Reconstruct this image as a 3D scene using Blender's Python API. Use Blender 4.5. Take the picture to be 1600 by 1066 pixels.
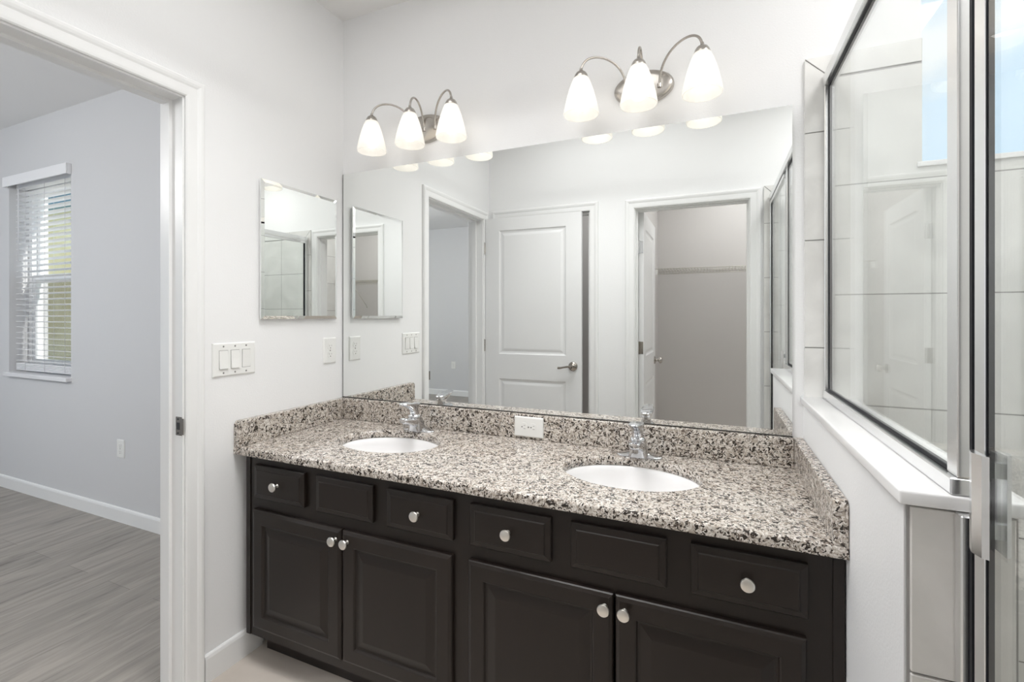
import bpy, bmesh, math, random
from mathutils import Vector, Matrix
random.seed(7)
R = math.radians
for o in list(bpy.data.objects):
    bpy.data.objects.remove(o)
S = bpy.context.scene
C = S.collection

# ------------------------------------------------------------------ camera
cam_d = bpy.data.cameras.new('camera')
cam = bpy.data.objects.new('camera', cam_d)
C.objects.link(cam)
cam.location = (1.6697, -1.7922, 1.3138)
cam.rotation_euler = (R(90), 0, 0.4138)
cam_d.sensor_fit = 'HORIZONTAL'
cam_d.sensor_width = 36.0
cam_d.lens = 736.26 / 1600 * 36.0
cam_d.shift_x = (800 - 793.54) / 1600
cam_d.shift_y = (493.44 - 533) / 1600
cam_d.clip_start = 0.01
cam_d.clip_end = 300
S.camera = cam

# ------------------------------------------------------------------ view, world, sun
S.view_settings.view_transform = 'Standard'
S.view_settings.look = 'None'
S.view_settings.exposure = 0.04
S.view_settings.gamma = 1.0
S.view_settings.use_curve_mapping = False
S.cycles.max_bounces = 14
S.cycles.diffuse_bounces = 6
S.cycles.glossy_bounces = 6
S.cycles.transparent_max_bounces = 16

SKY_STRENGTH = 1.2
SHADE_GLOW = 0.17
BULB_GLOW = 1.7

w = bpy.data.worlds.new('sky'); S.world = w; w.use_nodes = True
nt = w.node_tree; nt.nodes.clear()
wo = nt.nodes.new('ShaderNodeOutputWorld'); bg = nt.nodes.new('ShaderNodeBackground')
tc = nt.nodes.new('ShaderNodeTexCoord')
no = nt.nodes.new('ShaderNodeTexNoise'); no.inputs['Scale'].default_value = 2.2
no.inputs['Detail'].default_value = 6; no.inputs['Roughness'].default_value = .55
mp = nt.nodes.new('ShaderNodeMapping'); mp.inputs['Scale'].default_value = (1, 1, 2.2)
mp.inputs['Location'].default_value = (0.35, 0.1, 0.4)
rp = nt.nodes.new('ShaderNodeValToRGB')
rp.color_ramp.elements[0].position = .50; rp.color_ramp.elements[0].color = (.60, .78, .97, 1)
rp.color_ramp.elements[1].position = .68; rp.color_ramp.elements[1].color = (.95, .97, 1.0, 1)
nt.links.new(tc.outputs['Generated'], mp.inputs['Vector'])
nt.links.new(mp.outputs['Vector'], no.inputs['Vector'])
nt.links.new(no.outputs['Fac'], rp.inputs['Fac'])
nt.links.new(rp.outputs['Color'], bg.inputs['Color'])
bg.inputs['Strength'].default_value = SKY_STRENGTH
nt.links.new(bg.outputs[0], wo.inputs[0])

sun_d = bpy.data.lights.new('sun', 'SUN'); sun_d.energy = 9.0; sun_d.angle = R(1.0)
sun_d.color = (1.0, .96, .90)
sun = bpy.data.objects.new('sun', sun_d); C.objects.link(sun)
sun.rotation_euler = Vector((-.80, -.15, -.57)).to_track_quat('-Z', 'Y').to_euler()   # low over the side, along the window wall

# unseen fill lights added to brighten bathroom, shower, bedroom, closet and water closet
def fill_light(name, x, y, watts, sx, sy, spread=180, col=(1.0, 1.0, 1.0)):
    d = bpy.data.lights.new(name, 'AREA'); d.shape = 'RECTANGLE'; d.size = sx; d.size_y = sy; d.energy = watts; d.color = col; d.spread = R(spread)
    o = bpy.data.objects.new(name, d); C.objects.link(o); o.location = (x, y, 2.745)
fill_light('bathroom_fill', .97, -.86, 9, .8, .5, 105)
fill_light('bathroom_fill_wide', .97, -1.0, 9.3, 1.0, .6, 180)
fill_light('shower_fill', 2.42, -.85, 11.5, .4, .9)
bl = bpy.data.lights.new('bedroom_fill', 'POINT'); bl.energy = 66; bl.shadow_soft_size = .16  # added bedroom fill, hung below the ceiling so it lights that too
blo = bpy.data.objects.new('bedroom_fill', bl); C.objects.link(blo); blo.location = (-2.2, -2.4, 2.30)
fill_light('closet_fill', 2.0, -2.5, 13, .5, .5)
fill_light('water_closet_fill', .5, -2.5, 4.5, .3, .3)

# ------------------------------------------------------------------ materials
def srgb(r, g, b):
    f = lambda c: (c / 255 / 12.92) if c / 255 <= .04045 else ((c / 255 + .055) / 1.055) ** 2.4
    return (f(r), f(g), f(b), 1)

def mat(name, col, rough=.5, metal=0.0, spec=.5, bump=None, coat=0.0):
    m = bpy.data.materials.new(name); m.use_nodes = True
    n = m.node_tree; b = n.nodes['Principled BSDF']
    b.inputs['Base Color'].default_value = col
    b.inputs['Roughness'].default_value = rough
    b.inputs['Metallic'].default_value = metal
    b.inputs['Specular IOR Level'].default_value = spec
    b.inputs['Coat Weight'].default_value = coat
    if bump:
        sc, st = bump
        t = n.nodes.new('ShaderNodeTexCoord'); x = n.nodes.new('ShaderNodeTexNoise')
        x.inputs['Scale'].default_value = sc; x.inputs['Detail'].default_value = 3
        u = n.nodes.new('ShaderNodeBump'); u.inputs['Strength'].default_value = st; u.inputs['Distance'].default_value = .002
        n.links.new(t.outputs['Object'], x.inputs['Vector']); n.links.new(x.outputs['Fac'], u.inputs['Height'])
        n.links.new(u.outputs['Normal'], b.inputs['Normal'])
    return m

def noise_color(m, c1, c2, scale, lo=.35, hi=.65, stretch=(1, 1, 1), detail=5, distort=0.0):
    n = m.node_tree; b = n.nodes['Principled BSDF']
    t = n.nodes.new('ShaderNodeTexCoord'); mp_ = n.nodes.new('ShaderNodeMapping'); mp_.inputs['Scale'].default_value = stretch
    x = n.nodes.new('ShaderNodeTexNoise'); x.inputs['Scale'].default_value = scale; x.inputs['Detail'].default_value = detail
    x.inputs['Distortion'].default_value = distort
    r = n.nodes.new('ShaderNodeValToRGB')
    r.color_ramp.elements[0].position = lo; r.color_ramp.elements[0].color = c1
    r.color_ramp.elements[1].position = hi; r.color_ramp.elements[1].color = c2
    n.links.new(t.outputs['Object'], mp_.inputs['Vector']); n.links.new(mp_.outputs['Vector'], x.inputs['Vector'])
    n.links.new(x.outputs['Fac'], r.inputs['Fac']); n.links.new(r.outputs['Color'], b.inputs['Base Color'])
    return r

M = {}
M['paint'] = mat('wall_paint', (.86, .86, .862, 1), .55, bump=(170, .22))
M['ceiling'] = mat('ceiling_paint', (.83, .82, .81, 1), .8, bump=(90, .15))
M['bedpaint'] = mat('bedroom_paint', (.66, .66, .67, 1), .6, bump=(170, .15))
M['closetpaint'] = mat('closet_paint', (.62, .60, .585, 1), .6, bump=(170, .15))
M['trim'] = mat('white_trim', (.85, .85, .845, 1), .32)
M['doorwhite'] = mat('door_white', (.82, .82, .82, 1), .35)
M['plastic'] = mat('white_plastic', (.84, .84, .82, 1), .3)
M['slot'] = mat('dark_slot', (.02, .02, .02, 1), .6)
M['slotgrey'] = mat('grey_slot', (.30, .29, .28, 1), .6)
M['chrome'] = mat('chrome', (.66, .665, .68, 1), .05, 1.0)
M['nickel'] = mat('brushed_nickel', (.52, .49, .455, 1), .27, 1.0)
M['satin'] = mat('satin_nickel_knob', (.78, .75, .70, 1), .30, 1.0)
M['bronze'] = mat('dark_nickel', (.33, .30, .27, 1), .25, 1.0)
M['alu'] = mat('polished_aluminium', (.86, .865, .87, 1), .24, 1.0)
M['gasket'] = mat('black_gasket', (.008, .009, .013, 1), .5, spec=.25)
M['mirror'] = mat('mirror_silver', (.90, .915, .905, 1), 0.0, 1.0)
M['mirroredge'] = mat('mirror_edge', (.035, .033, .03, 1), .45)
M['porcelain'] = mat('porcelain', (.88, .87, .87, 1), .08, coat=.3)
M['capwhite'] = mat('solid_surface_cap', (.88, .875, .875, 1), .15)
M['blind'] = mat('blind_white', (.87, .87, .885, 1), .4)
M['cord'] = mat('blind_cord', (.75, .75, .78, 1), .7)
M['vinyl'] = mat('window_vinyl', (.86, .87, .88, 1), .35)
M['dark'] = mat('screen_dark', (.05, .05, .06, 1), .6)
M['sill'] = mat('marble_sill', (.82, .82, .84, 1), .2)
M['wire'] = mat('white_wire', (.58, .56, .51, 1), .4)
M['stucco'] = mat('yellow_stucco', srgb(226, 222, 180), .9, bump=(40, .4))
noise_color(M['stucco'], srgb(226, 206, 140), srgb(248, 236, 186), .7, .35, .65)
M['teal'] = mat('teal_band', srgb(70, 130, 150), .7)
M['whitetrim'] = mat('house_white', (.85, .86, .88, 1), .6)
M['shingle'] = mat('grey_shingle', srgb(92, 90, 92), .9, bump=(30, .5))
M['bounce_ground'] = mat('pale_bounce_ground', srgb(196, 192, 184), .9, bump=(60, .4))  # ground colour kept pale so it bounces sunlight onto the blinds
noise_color(M['bounce_ground'], srgb(184, 180, 172), srgb(206, 202, 194), 3.0)
M['exterior'] = mat('exterior_stucco', srgb(214, 206, 190), .9, bump=(60, .4))

# espresso cabinet
M['cab'] = mat('espresso_cabinet', srgb(52, 43, 38), .36, spec=.35)
noise_color(M['cab'], srgb(28, 23, 19), srgb(36, 29, 25), 3.0, .3, .7, (1, 1, .25), 6)
M['toe'] = mat('espresso_toe', srgb(36, 29, 26), .5)

# bathroom floor tile
M['bathfloor'] = mat('beige_floor_tile', srgb(206, 196, 186), .35)
noise_color(M['bathfloor'], srgb(196, 186, 176), srgb(214, 205, 196), 4.0, .3, .7)

# granite
def granite():
    m = mat('speckled_granite', (.7, .65, .6, 1), .12, spec=.5)
    n = m.node_tree; b = n.nodes['Principled BSDF']; L = n.links.new
    t = n.nodes.new('ShaderNodeTexCoord')
    nz = n.nodes.new('ShaderNodeTexNoise'); nz.inputs['Scale'].default_value = 60; nz.inputs['Detail'].default_value = 3
    mx = n.nodes.new('ShaderNodeMix'); mx.data_type = 'RGBA'; mx.blend_type = 'LINEAR_LIGHT'; mx.inputs[0].default_value = .018
    L(t.outputs['Object'], nz.inputs['Vector']); L(t.outputs['Object'], mx.inputs[6]); L(nz.outputs['Color'], mx.inputs[7])
    v = n.nodes.new('ShaderNodeTexVoronoi'); v.inputs['Scale'].default_value = 195
    L(mx.outputs[2], v.inputs['Vector'])
    sp = n.nodes.new('ShaderNodeSeparateColor'); L(v.outputs['Color'], sp.inputs[0])
    # clumping noise shifts the share of dark grains
    n2 = n.nodes.new('ShaderNodeTexNoise'); n2.inputs['Scale'].default_value = 38; n2.inputs['Detail'].default_value = 2
    L(t.outputs['Object'], n2.inputs['Vector'])
    ad = n.nodes.new('ShaderNodeMath'); ad.operation = 'MULTIPLY_ADD'; ad.inputs[1].default_value = .9; ad.inputs[2].default_value = -.45
    L(n2.outputs['Fac'], ad.inputs[0])
    sm = n.nodes.new('ShaderNodeMath'); sm.operation = 'ADD'; L(sp.outputs[0], sm.inputs[0]); L(ad.outputs[0], sm.inputs[1])
    r = n.nodes.new('ShaderNodeValToRGB'); r.color_ramp.interpolation = 'CONSTANT'
    e = r.color_ramp.elements
    e[0].position = 0.0; e[0].color = srgb(46, 39, 34)
    e[1].position = .19; e[1].color = srgb(106, 95, 86)
    for p, c in ((.29, srgb(158, 147, 137)), (.40, srgb(198, 190, 181)), (.66, srgb(222, 216, 209)), (.86, srgb(176, 165, 153))):
        k = e.new(p); k.color = c
    L(sm.outputs[0], r.inputs['Fac']); L(r.outputs['Color'], b.inputs['Base Color'])
    return m
M['granite'] = granite()

# stacked shower tile: grout lines on a square grid in the plane (axis, z)
def tile(name, axis, u0, z0, pitch=.345):
    m = mat(name, (.7, .7, .7, 1), .22)
    n = m.node_tree; b = n.nodes['Principled BSDF']; L = n.links.new
    t = n.nodes.new('ShaderNodeTexCoord'); s = n.nodes.new('ShaderNodeSeparateXYZ'); L(t.outputs['Object'], s.inputs[0])
    c = n.nodes.new('ShaderNodeCombineXYZ')
    a1 = n.nodes.new('ShaderNodeMath'); a1.operation = 'SUBTRACT'; a1.inputs[1].default_value = u0
    a2 = n.nodes.new('ShaderNodeMath'); a2.operation = 'SUBTRACT'; a2.inputs[1].default_value = z0
    L(s.outputs[axis], a1.inputs[0]); L(s.outputs['Z'], a2.inputs[0]); L(a1.outputs[0], c.inputs[0]); L(a2.outputs[0], c.inputs[1])
    k = n.nodes.new('ShaderNodeTexBrick'); k.offset = 0; k.squash = 1
    k.inputs['Scale'].default_value = 1; k.inputs['Brick Width'].default_value = pitch; k.inputs['Row Height'].default_value = pitch
    k.inputs['Mortar Size'].default_value = .0022; k.inputs['Mortar Smooth'].default_value = .2
    L(c.outputs[0], k.inputs['Vector'])
    x = n.nodes.new('ShaderNodeTexNoise'); x.inputs['Scale'].default_value = 5; x.inputs['Detail'].default_value = 6; x.inputs['Distortion'].default_value = .6
    r = n.nodes.new('ShaderNodeValToRGB')
    r.color_ramp.elements[0].position = .3; r.color_ramp.elements[0].color = srgb(216, 215, 212)
    r.color_ramp.elements[1].position = .7; r.color_ramp.elements[1].color = srgb(234, 233, 230)
    L(t.outputs['Object'], x.inputs['Vector']); L(x.outputs['Fac'], r.inputs['Fac'])
    q = n.nodes.new('ShaderNodeMix'); q.data_type = 'RGBA'; q.inputs[7].default_value = srgb(150, 148, 146)
    L(k.outputs['Fac'], q.inputs[0]); L(r.outputs['Color'], q.inputs[6]); L(q.outputs[2], b.inputs['Base Color'])
    u = n.nodes.new('ShaderNodeBump'); u.invert = True; u.inputs['Strength'].default_value = .6; u.inputs['Distance'].default_value = .002
    L(k.outputs['Fac'], u.inputs['Height']); L(u.outputs['Normal'], b.inputs['Normal'])
    return m
M['tile_back'] = tile('shower_tile_back', 'X', 2.005, 1.035 - .345 * 6)
M['tile_side'] = tile('shower_tile_side', 'Y', 0.0 - .345 * 8, 1.035 - .345 * 6)
M['tile_plain'] = mat('border_tile', srgb(212, 211, 208), .22)
noise_color(M['tile_plain'], srgb(214, 213, 210), srgb(234, 233, 230), 7.0, .3, .7, detail=6, distort=.6)
M['tile_end'] = mat('end_tile', srgb(196, 193, 188), .3)
noise_color(M['tile_end'], srgb(208, 205, 200), srgb(232, 229, 225), 6.0, .3, .7, detail=6, distort=.8)

# grey wood plank
def planks():
    m = mat('grey_vinyl_plank', srgb(150, 143, 134), .42)
    n = m.node_tree; b = n.nodes['Principled BSDF']; L = n.links.new
    t = n.nodes.new('ShaderNodeTexCoord'); s = n.nodes.new('ShaderNodeSeparateXYZ'); L(t.outputs['Object'], s.inputs[0])
    c = n.nodes.new('ShaderNodeCombineXYZ'); L(s.outputs['Y'], c.inputs[0]); L(s.outputs['X'], c.inputs[1])
    k = n.nodes.new('ShaderNodeTexBrick'); k.offset = .37; k.squash = 1
    k.inputs['Scale'].default_value = 1; k.inputs['Brick Width'].default_value = 1.22; k.inputs['Row Height'].default_value = .18
    k.inputs['Mortar Size'].default_value = .0009; k.inputs['Color1'].default_value = (0, 0, 0, 1); k.inputs['Color2'].default_value = (1, 1, 1, 1)
    L(c.outputs[0], k.inputs['Vector'])
    mp_ = n.nodes.new('ShaderNodeMapping'); mp_.inputs['Scale'].default_value = (1.6, 14, 1)
    L(c.outputs[0], mp_.inputs['Vector'])
    x = n.nodes.new('ShaderNodeTexNoise'); x.inputs['Scale'].default_value = 1.6; x.inputs['Detail'].default_value = 8; x.inputs['Roughness'].default_value = .6; x.inputs['Distortion'].default_value = .8
    L(mp_.outputs['Vector'], x.inputs['Vector'])
    a = n.nodes.new('ShaderNodeMath'); a.operation = 'MULTIPLY_ADD'; a.inputs[1].default_value = .14
    L(k.outputs['Color'], a.inputs[0]); L(x.outputs['Fac'], a.inputs[2])
    r = n.nodes.new('ShaderNodeValToRGB')
    r.color_ramp.elements[0].position = .34; r.color_ramp.elements[0].color = srgb(104, 99, 93)
    r.color_ramp.elements[1].position = .75; r.color_ramp.elements[1].color = srgb(168, 161, 153)
    e = r.color_ramp.elements.new(.47); e.color = srgb(142, 137, 130)
    L(a.outputs[0], r.inputs['Fac'])
    q = n.nodes.new('ShaderNodeMix'); q.data_type = 'RGBA'; q.inputs[7].default_value = srgb(112, 107, 101)
    L(k.outputs['Fac'], q.inputs[0]); L(r.outputs['Color'], q.inputs[6]); L(q.outputs[2], b.inputs['Base Color'])
    return m
M['planks'] = planks()

# thin clear glass: straight-through transmission with Fresnel mirror reflection on both faces
def glass(name, tint=(.97, .985, .98, 1), ior=1.5):
    m = bpy.data.materials.new(name); m.use_nodes = True; n = m.node_tree; n.nodes.clear(); L = n.links.new
    o = n.nodes.new('ShaderNodeOutputMaterial'); mx = n.nodes.new('ShaderNodeMixShader')
    tr = n.nodes.new('ShaderNodeBsdfTransparent'); tr.inputs[0].default_value = tint
    gl = n.nodes.new('ShaderNodeBsdfGlossy'); gl.inputs['Roughness'].default_value = 0.0; gl.inputs[0].default_value = (1, 1, 1, 1)
    fr = n.nodes.new('ShaderNodeFresnel'); ge = n.nodes.new('ShaderNodeNewGeometry')
    a = n.nodes.new('ShaderNodeMix'); a.data_type = 'FLOAT'
    a.inputs[2].default_value = ior; a.inputs[3].default_value = 1 / ior
    L(ge.outputs['Backfacing'], a.inputs[0]); L(a.outputs[0], fr.inputs['IOR'])
    L(fr.outputs[0], mx.inputs[0]); L(tr.outputs[0], mx.inputs[1]); L(gl.outputs[0], mx.inputs[2]); L(mx.outputs[0], o.inputs[0])
    return m
M['glass'] = glass('clear_glass')

def mesh_screen():
    m = bpy.data.materials.new('insect_screen_mesh'); m.use_nodes = True; n = m.node_tree; n.nodes.clear(); L = n.links.new
    o = n.nodes.new('ShaderNodeOutputMaterial'); mx = n.nodes.new('ShaderNodeMixShader'); mx.inputs[0].default_value = .34
    tr = n.nodes.new('ShaderNodeBsdfTransparent'); df = n.nodes.new('ShaderNodeBsdfDiffuse'); df.inputs[0].default_value = (.06, .06, .06, 1)
    L(tr.outputs[0], mx.inputs[1]); L(df.outputs[0], mx.inputs[2]); L(mx.outputs[0], o.inputs[0])
    return m
M['screen'] = mesh_screen()

def emit(name, col, strength, base=(.9, .88, .84, 1)):
    m = mat(name, base, .25)
    b = m.node_tree.nodes['Principled BSDF']
    b.inputs['Emission Color'].default_value = col; b.inputs['Emission Strength'].default_value = strength
    return m
def frosted():
    m = bpy.data.materials.new('frosted_glass_shade'); m.use_nodes = True; n = m.node_tree; n.nodes.clear(); L = n.links.new
    N = lambda t: n.nodes.new(t)
    o = N('ShaderNodeOutputMaterial'); tr = N('ShaderNodeBsdfTransparent'); tl = N('ShaderNodeBsdfTranslucent'); df = N('ShaderNodeBsdfDiffuse')
    em = N('ShaderNodeEmission'); gl = N('ShaderNodeBsdfGlossy')
    tl.inputs[0].default_value = (.90, .88, .84, 1); df.inputs[0].default_value = (.82, .80, .76, 1)
    em.inputs[0].default_value = (1.0, .97, .92, 1); em.inputs[1].default_value = SHADE_GLOW; gl.inputs['Roughness'].default_value = .2
    a = N('ShaderNodeMixShader'); a.inputs[0].default_value = .45; L(tl.outputs[0], a.inputs[1]); L(df.outputs[0], a.inputs[2])
    b = N('ShaderNodeMixShader'); b.inputs[0].default_value = .22; L(a.outputs[0], b.inputs[1]); L(tr.outputs[0], b.inputs[2])
    c = N('ShaderNodeMixShader'); c.inputs[0].default_value = .05; L(b.outputs[0], c.inputs[1]); L(gl.outputs[0], c.inputs[2])
    d = N('ShaderNodeAddShader'); L(c.outputs[0], d.inputs[0]); L(em.outputs[0], d.inputs[1]); L(d.outputs[0], o.inputs[0])
    return m
M['shade'] = frosted()
M['bulb'] = emit('bulb', (1.0, .97, .93, 1), BULB_GLOW)

# ------------------------------------------------------------------ mesh helpers
def box(bm, lo, hi, bev=0.0, seg=2, mi=0):
    lo = Vector(lo); hi = Vector(hi)
    lo, hi = Vector(map(min, lo, hi)), Vector(map(max, lo, hi))
    vs = [bm.verts.new((x, y, z)) for x in (lo.x, hi.x) for y in (lo.y, hi.y) for z in (lo.z, hi.z)]
    fs = []
    for f in ((0, 1, 3, 2), (4, 6, 7, 5), (0, 4, 5, 1), (2, 3, 7, 6), (0, 2, 6, 4), (1, 5, 7, 3)):
        fc = bm.faces.new([vs[i] for i in f]); fc.material_index = mi; fs.append(fc)
    if bev:
        es = list({e for f in fs for e in f.edges})
        r = bmesh.ops.bevel(bm, geom=es, offset=bev, segments=seg, profile=.5, affect='EDGES', clamp_overlap=True)
        for f in r['faces']:
            f.material_index = mi
    return fs

def prism(bm, pts, d, mi=0):
    """closed prism: polygon pts (3-D) extruded by vector d"""
    a = [bm.verts.new(p) for p in pts]; b = [bm.verts.new(Vector(p) + Vector(d)) for p in pts]
    n = len(a)
    fs = [bm.faces.new(a), bm.faces.new(b[::-1])]
    for i in range(n):
        fs.append(bm.faces.new((a[i], b[i], b[(i + 1) % n], a[(i + 1) % n])))
    for f in fs:
        f.material_index = mi
    return fs

def loft(bm, rings, cap0=True, cap1=True, mi=0, closed=True):
    """rings: list of equal-length lists of points"""
    R_ = [[bm.verts.new(p) for p in r] for r in rings]
    n = len(R_[0])
    for a, b in zip(R_, R_[1:]):
        for i in range(n if closed else n - 1):
            j = (i + 1) % n
            f = bm.faces.new((a[i], a[j], b[j], b[i])); f.material_index = mi; f.smooth = True
    if cap0:
        f = bm.faces.new(R_[0][::-1]); f.material_index = mi
    if cap1:
        f = bm.faces.new(R_[-1]); f.material_index = mi

def lathe(bm, prof, seg=32, c=(0, 0, 0), axis='Z', sx=1.0, sy=1.0, cap0=True, cap1=True, mi=0):
    c = Vector(c); rings = []
    for r, h in prof:
        ring = []
        for i in range(seg):
            t = 2 * math.pi * i / seg
            a, b = r * math.cos(t) * sx, r * math.sin(t) * sy
            p = {'Z': (a, b, h), 'Y': (a, h, -b), 'X': (h, a, b)}[axis]
            ring.append(c + Vector(p))
        rings.append(ring)
    loft(bm, rings, cap0, cap1, mi)

def tube(bm, pts, r, seg=10, mi=0, caps=True):
    pts = [Vector(p) for p in pts]; rings = []
    rr = r if isinstance(r, (list, tuple)) else [r] * len(pts)
    up = None
    for i, p in enumerate(pts):
        t = (pts[min(i + 1, len(pts) - 1)] - pts[max(i - 1, 0)]).normalized()
        if up is None:
            up = Vector((0, 0, 1)) if abs(t.z) < .9 else Vector((1, 0, 0))
        s = t.cross(up).normalized(); up = s.cross(t).normalized()
        rings.append([p + rr[i] * (math.cos(2 * math.pi * k / seg) * s + math.sin(2 * math.pi * k / seg) * up) for k in range(seg)])
    loft(bm, rings, caps, caps, mi)

def finish(bm):
    bmesh.ops.recalc_face_normals(bm, faces=bm.faces[:])

def obj(name, bm, mats, parent=None, smooth=None, at=None):
    """link bm as one mesh object; with a parent the mesh is built in the parent's own space unless it was drawn in world space (at)"""
    finish(bm)
    me = bpy.data.meshes.new(name)
    if at is not None:
        bmesh.ops.translate(bm, verts=bm.verts[:], vec=-Vector(at))
    bm.to_mesh(me); bm.free()
    for m in (mats if isinstance(mats, (list, tuple)) else [mats]):
        me.materials.append(m)
    if smooth is not None:
        me.shade_smooth()
        try:
            me.set_sharp_from_angle(angle=R(smooth))
        except Exception:
            pass
    o = bpy.data.objects.new(name, me); C.objects.link(o)
    if parent is not None:
        o.parent = parent
    return o

def tag(o, label, cat, group=None, kind=None):
    o['label'] = label; o['category'] = cat
    if group: o['group'] = group
    if kind: o['kind'] = kind
    return o

def thing(name, loc, label, cat, group=None, kind=None, rz=0.0):
    o = bpy.data.objects.new(name, None); o.empty_display_size = .05
    o.location = loc; o.rotation_euler = (0, 0, rz); C.objects.link(o)
    return tag(o, label, cat, group, kind)

def dup(root, loc, label):
    r = root.copy(); C.objects.link(r); r.location = loc; r['label'] = label
    for ch in list(root.children):
        c = ch.copy(); C.objects.link(c); c.parent = r
        for g in list(ch.children):
            d = g.copy(); C.objects.link(d); d.parent = c
    return r

def BM(): return bmesh.new()

def part(name, m, parent, fn, smooth=None, at=None):
    bm = BM(); fn(bm); return obj(name, bm, m, parent, smooth, at)

def slab(bm, axis, d0, d1, u0, u1, z0, z1, holes=(), mi=0):
    """wall slab in the plane (u,z), thickness d0..d1 along the other axis, with rectangular holes (ua,ub,za,zb); one connected surface"""
    us = sorted({u0, u1, *[h[0] for h in holes], *[h[1] for h in holes]}); zs = sorted({z0, z1, *[h[2] for h in holes], *[h[3] for h in holes]})
    us = [u for u in us if u0 <= u <= u1]; zs = [z for z in zs if z0 <= z <= z1]
    V = {}
    def v(i, j, k):
        if (i, j, k) not in V:
            d = (d0, d1)[k]
            V[(i, j, k)] = bm.verts.new((us[i], d, zs[j]) if axis == 'y' else (d, us[i], zs[j]) if axis == 'x' else (us[i], zs[j], d))
        return V[(i, j, k)]
    nu, nz = len(us) - 1, len(zs) - 1
    def solid(i, j):
        if not (0 <= i < nu and 0 <= j < nz): return False
        cu, cz = (us[i] + us[i + 1]) / 2, (zs[j] + zs[j + 1]) / 2
        return not any(h[0] < cu < h[1] and h[2] < cz < h[3] for h in holes)
    for i in range(nu):
        for j in range(nz):
            if not solid(i, j): continue
            for k in (0, 1):
                bm.faces.new((v(i, j, k), v(i + 1, j, k), v(i + 1, j + 1, k), v(i, j + 1, k)))
            if not solid(i - 1, j): bm.faces.new((v(i, j, 0), v(i, j + 1, 0), v(i, j + 1, 1), v(i, j, 1)))
            if not solid(i + 1, j): bm.faces.new((v(i + 1, j, 0), v(i + 1, j + 1, 0), v(i + 1, j + 1, 1), v(i + 1, j, 1)))
            if not solid(i, j - 1): bm.faces.new((v(i, j, 0), v(i + 1, j, 0), v(i + 1, j, 1), v(i, j, 1)))
            if not solid(i, j + 1): bm.faces.new((v(i, j + 1, 0), v(i + 1, j + 1, 0), v(i + 1, j + 1, 1), v(i, j + 1, 1)))

def struct(name, m, fn, label, cat, smooth=None):
    return tag(part(name, m, None, fn, smooth), label, cat, kind='structure')

# ------------------------------------------------------------------ main measures (metres)
H = 2.757                      # ceiling
W = 1.934                      # face of the half wall
YF = -1.642                    # opposite wall, room face
YFB = -1.757                   # opposite wall, closet face
XL = -0.122                    # left wall, bedroom face
XR = 2.87                      # shower end wall
HEAD = 2.062                   # door head
D1A, D1B = -1.530, -0.763      # bedroom doorway (y)
D2A, D2B = 1.155, 1.872        # closet doorway (x)
D3A, D3B = 0.103, 0.820        # water-closet doorway (x)
BYW = -0.03                    # bedroom window wall, room face
BYF = -4.95                    # bedroom wall across
BXL = -4.40
J = .018                       # jamb board thickness
WN = (-3.262, -2.392, .885, 2.335)   # bedroom window opening
SW = (2.236, 2.79, 1.772, 2.40)      # shower window opening

# ------------------------------------------------------------------ structure
struct('floor', M['bathfloor'], lambda b: slab(b, 'z', -.1, 0, -.06, XR + .12, -3.3, .2),
       'beige tile floor in front of the dark vanity', 'floor')
struct('floor_bedroom', M['planks'], lambda b: slab(b, 'z', -.1, 0.0, BXL - .2, -.06, BYF - .12, .2),
       'grey wood plank floor beyond the doorway', 'floor')
struct('ceiling', M['ceiling'], lambda b: slab(b, 'z', H, H + .15, BXL - .2, XR + .12, BYF - .12, .2),
       'white flat ceiling above all the walls', 'ceiling')
struct('wall_left', M['paint'], lambda b: slab(b, 'x', XL, 0, BYF, .0, 0, H, [(D1A - J, D1B + J, -1, HEAD + J)]),
       'white wall with the doorway and small mirror cabinet', 'wall')
struct('wall_back', M['paint'], lambda b: slab(b, 'y', 0, .2, XL, XR + .12, 0, H, [SW]),
       'white wall behind the wide vanity mirror', 'wall')
struct('wall_front', M['paint'], lambda b: slab(b, 'y', YFB, YF, 0, XR, 0, H, [(D2A - J, D2B + J, -1, HEAD + J), (D3A - J, D3B + J, -1, HEAD + J)]),
       'white wall with two doorways reflected in the wide mirror', 'wall')
struct('wall_right', M['tile_side'], lambda b: slab(b, 'x', XR, XR + .12, -3.3, 0, 0, H),
       'pale tiled end wall of the shower', 'wall')
struct('wall_half', M['paint'], lambda b: box(b, (W, -.890, 0), (2.064, 0, 1.030)),
       'low white half wall at the end of the vanity', 'wall')
struct('wall_bedroom_window', M['bedpaint'], lambda b: slab(b, 'y', BYW, .2, BXL, XL, 0, H, [WN]),
       'grey bedroom wall holding the window with blinds', 'wall')
struct('wall_bedroom_far', M['bedpaint'], lambda b: slab(b, 'y', BYF - .12, BYF, BXL, 0, 0, H),
       'plain bedroom wall seen through the doorway in the wide mirror', 'wall')
struct('wall_bedroom_side', M['bedpaint'], lambda b: slab(b, 'x', BXL - .2, BXL, BYF - .12, .2, 0, H, [(-4.3, -1.0, .3, 2.4)]),  # unseen opening added so sky light reaches the bedroom
       'unseen bedroom side wall with an added opening for daylight', 'wall')
struct('wall_closet_left', M['closetpaint'], lambda b: slab(b, 'x', 1.02, 1.14, -3.2, YFB, 0, H),
       'grey side wall of the closet behind its open door', 'wall')
struct('wall_closet_back', M['closetpaint'], lambda b: slab(b, 'y', -3.32, -3.2, 0, XR, 0, H),
       'grey closet wall carrying the wire shelf', 'wall')

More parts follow.
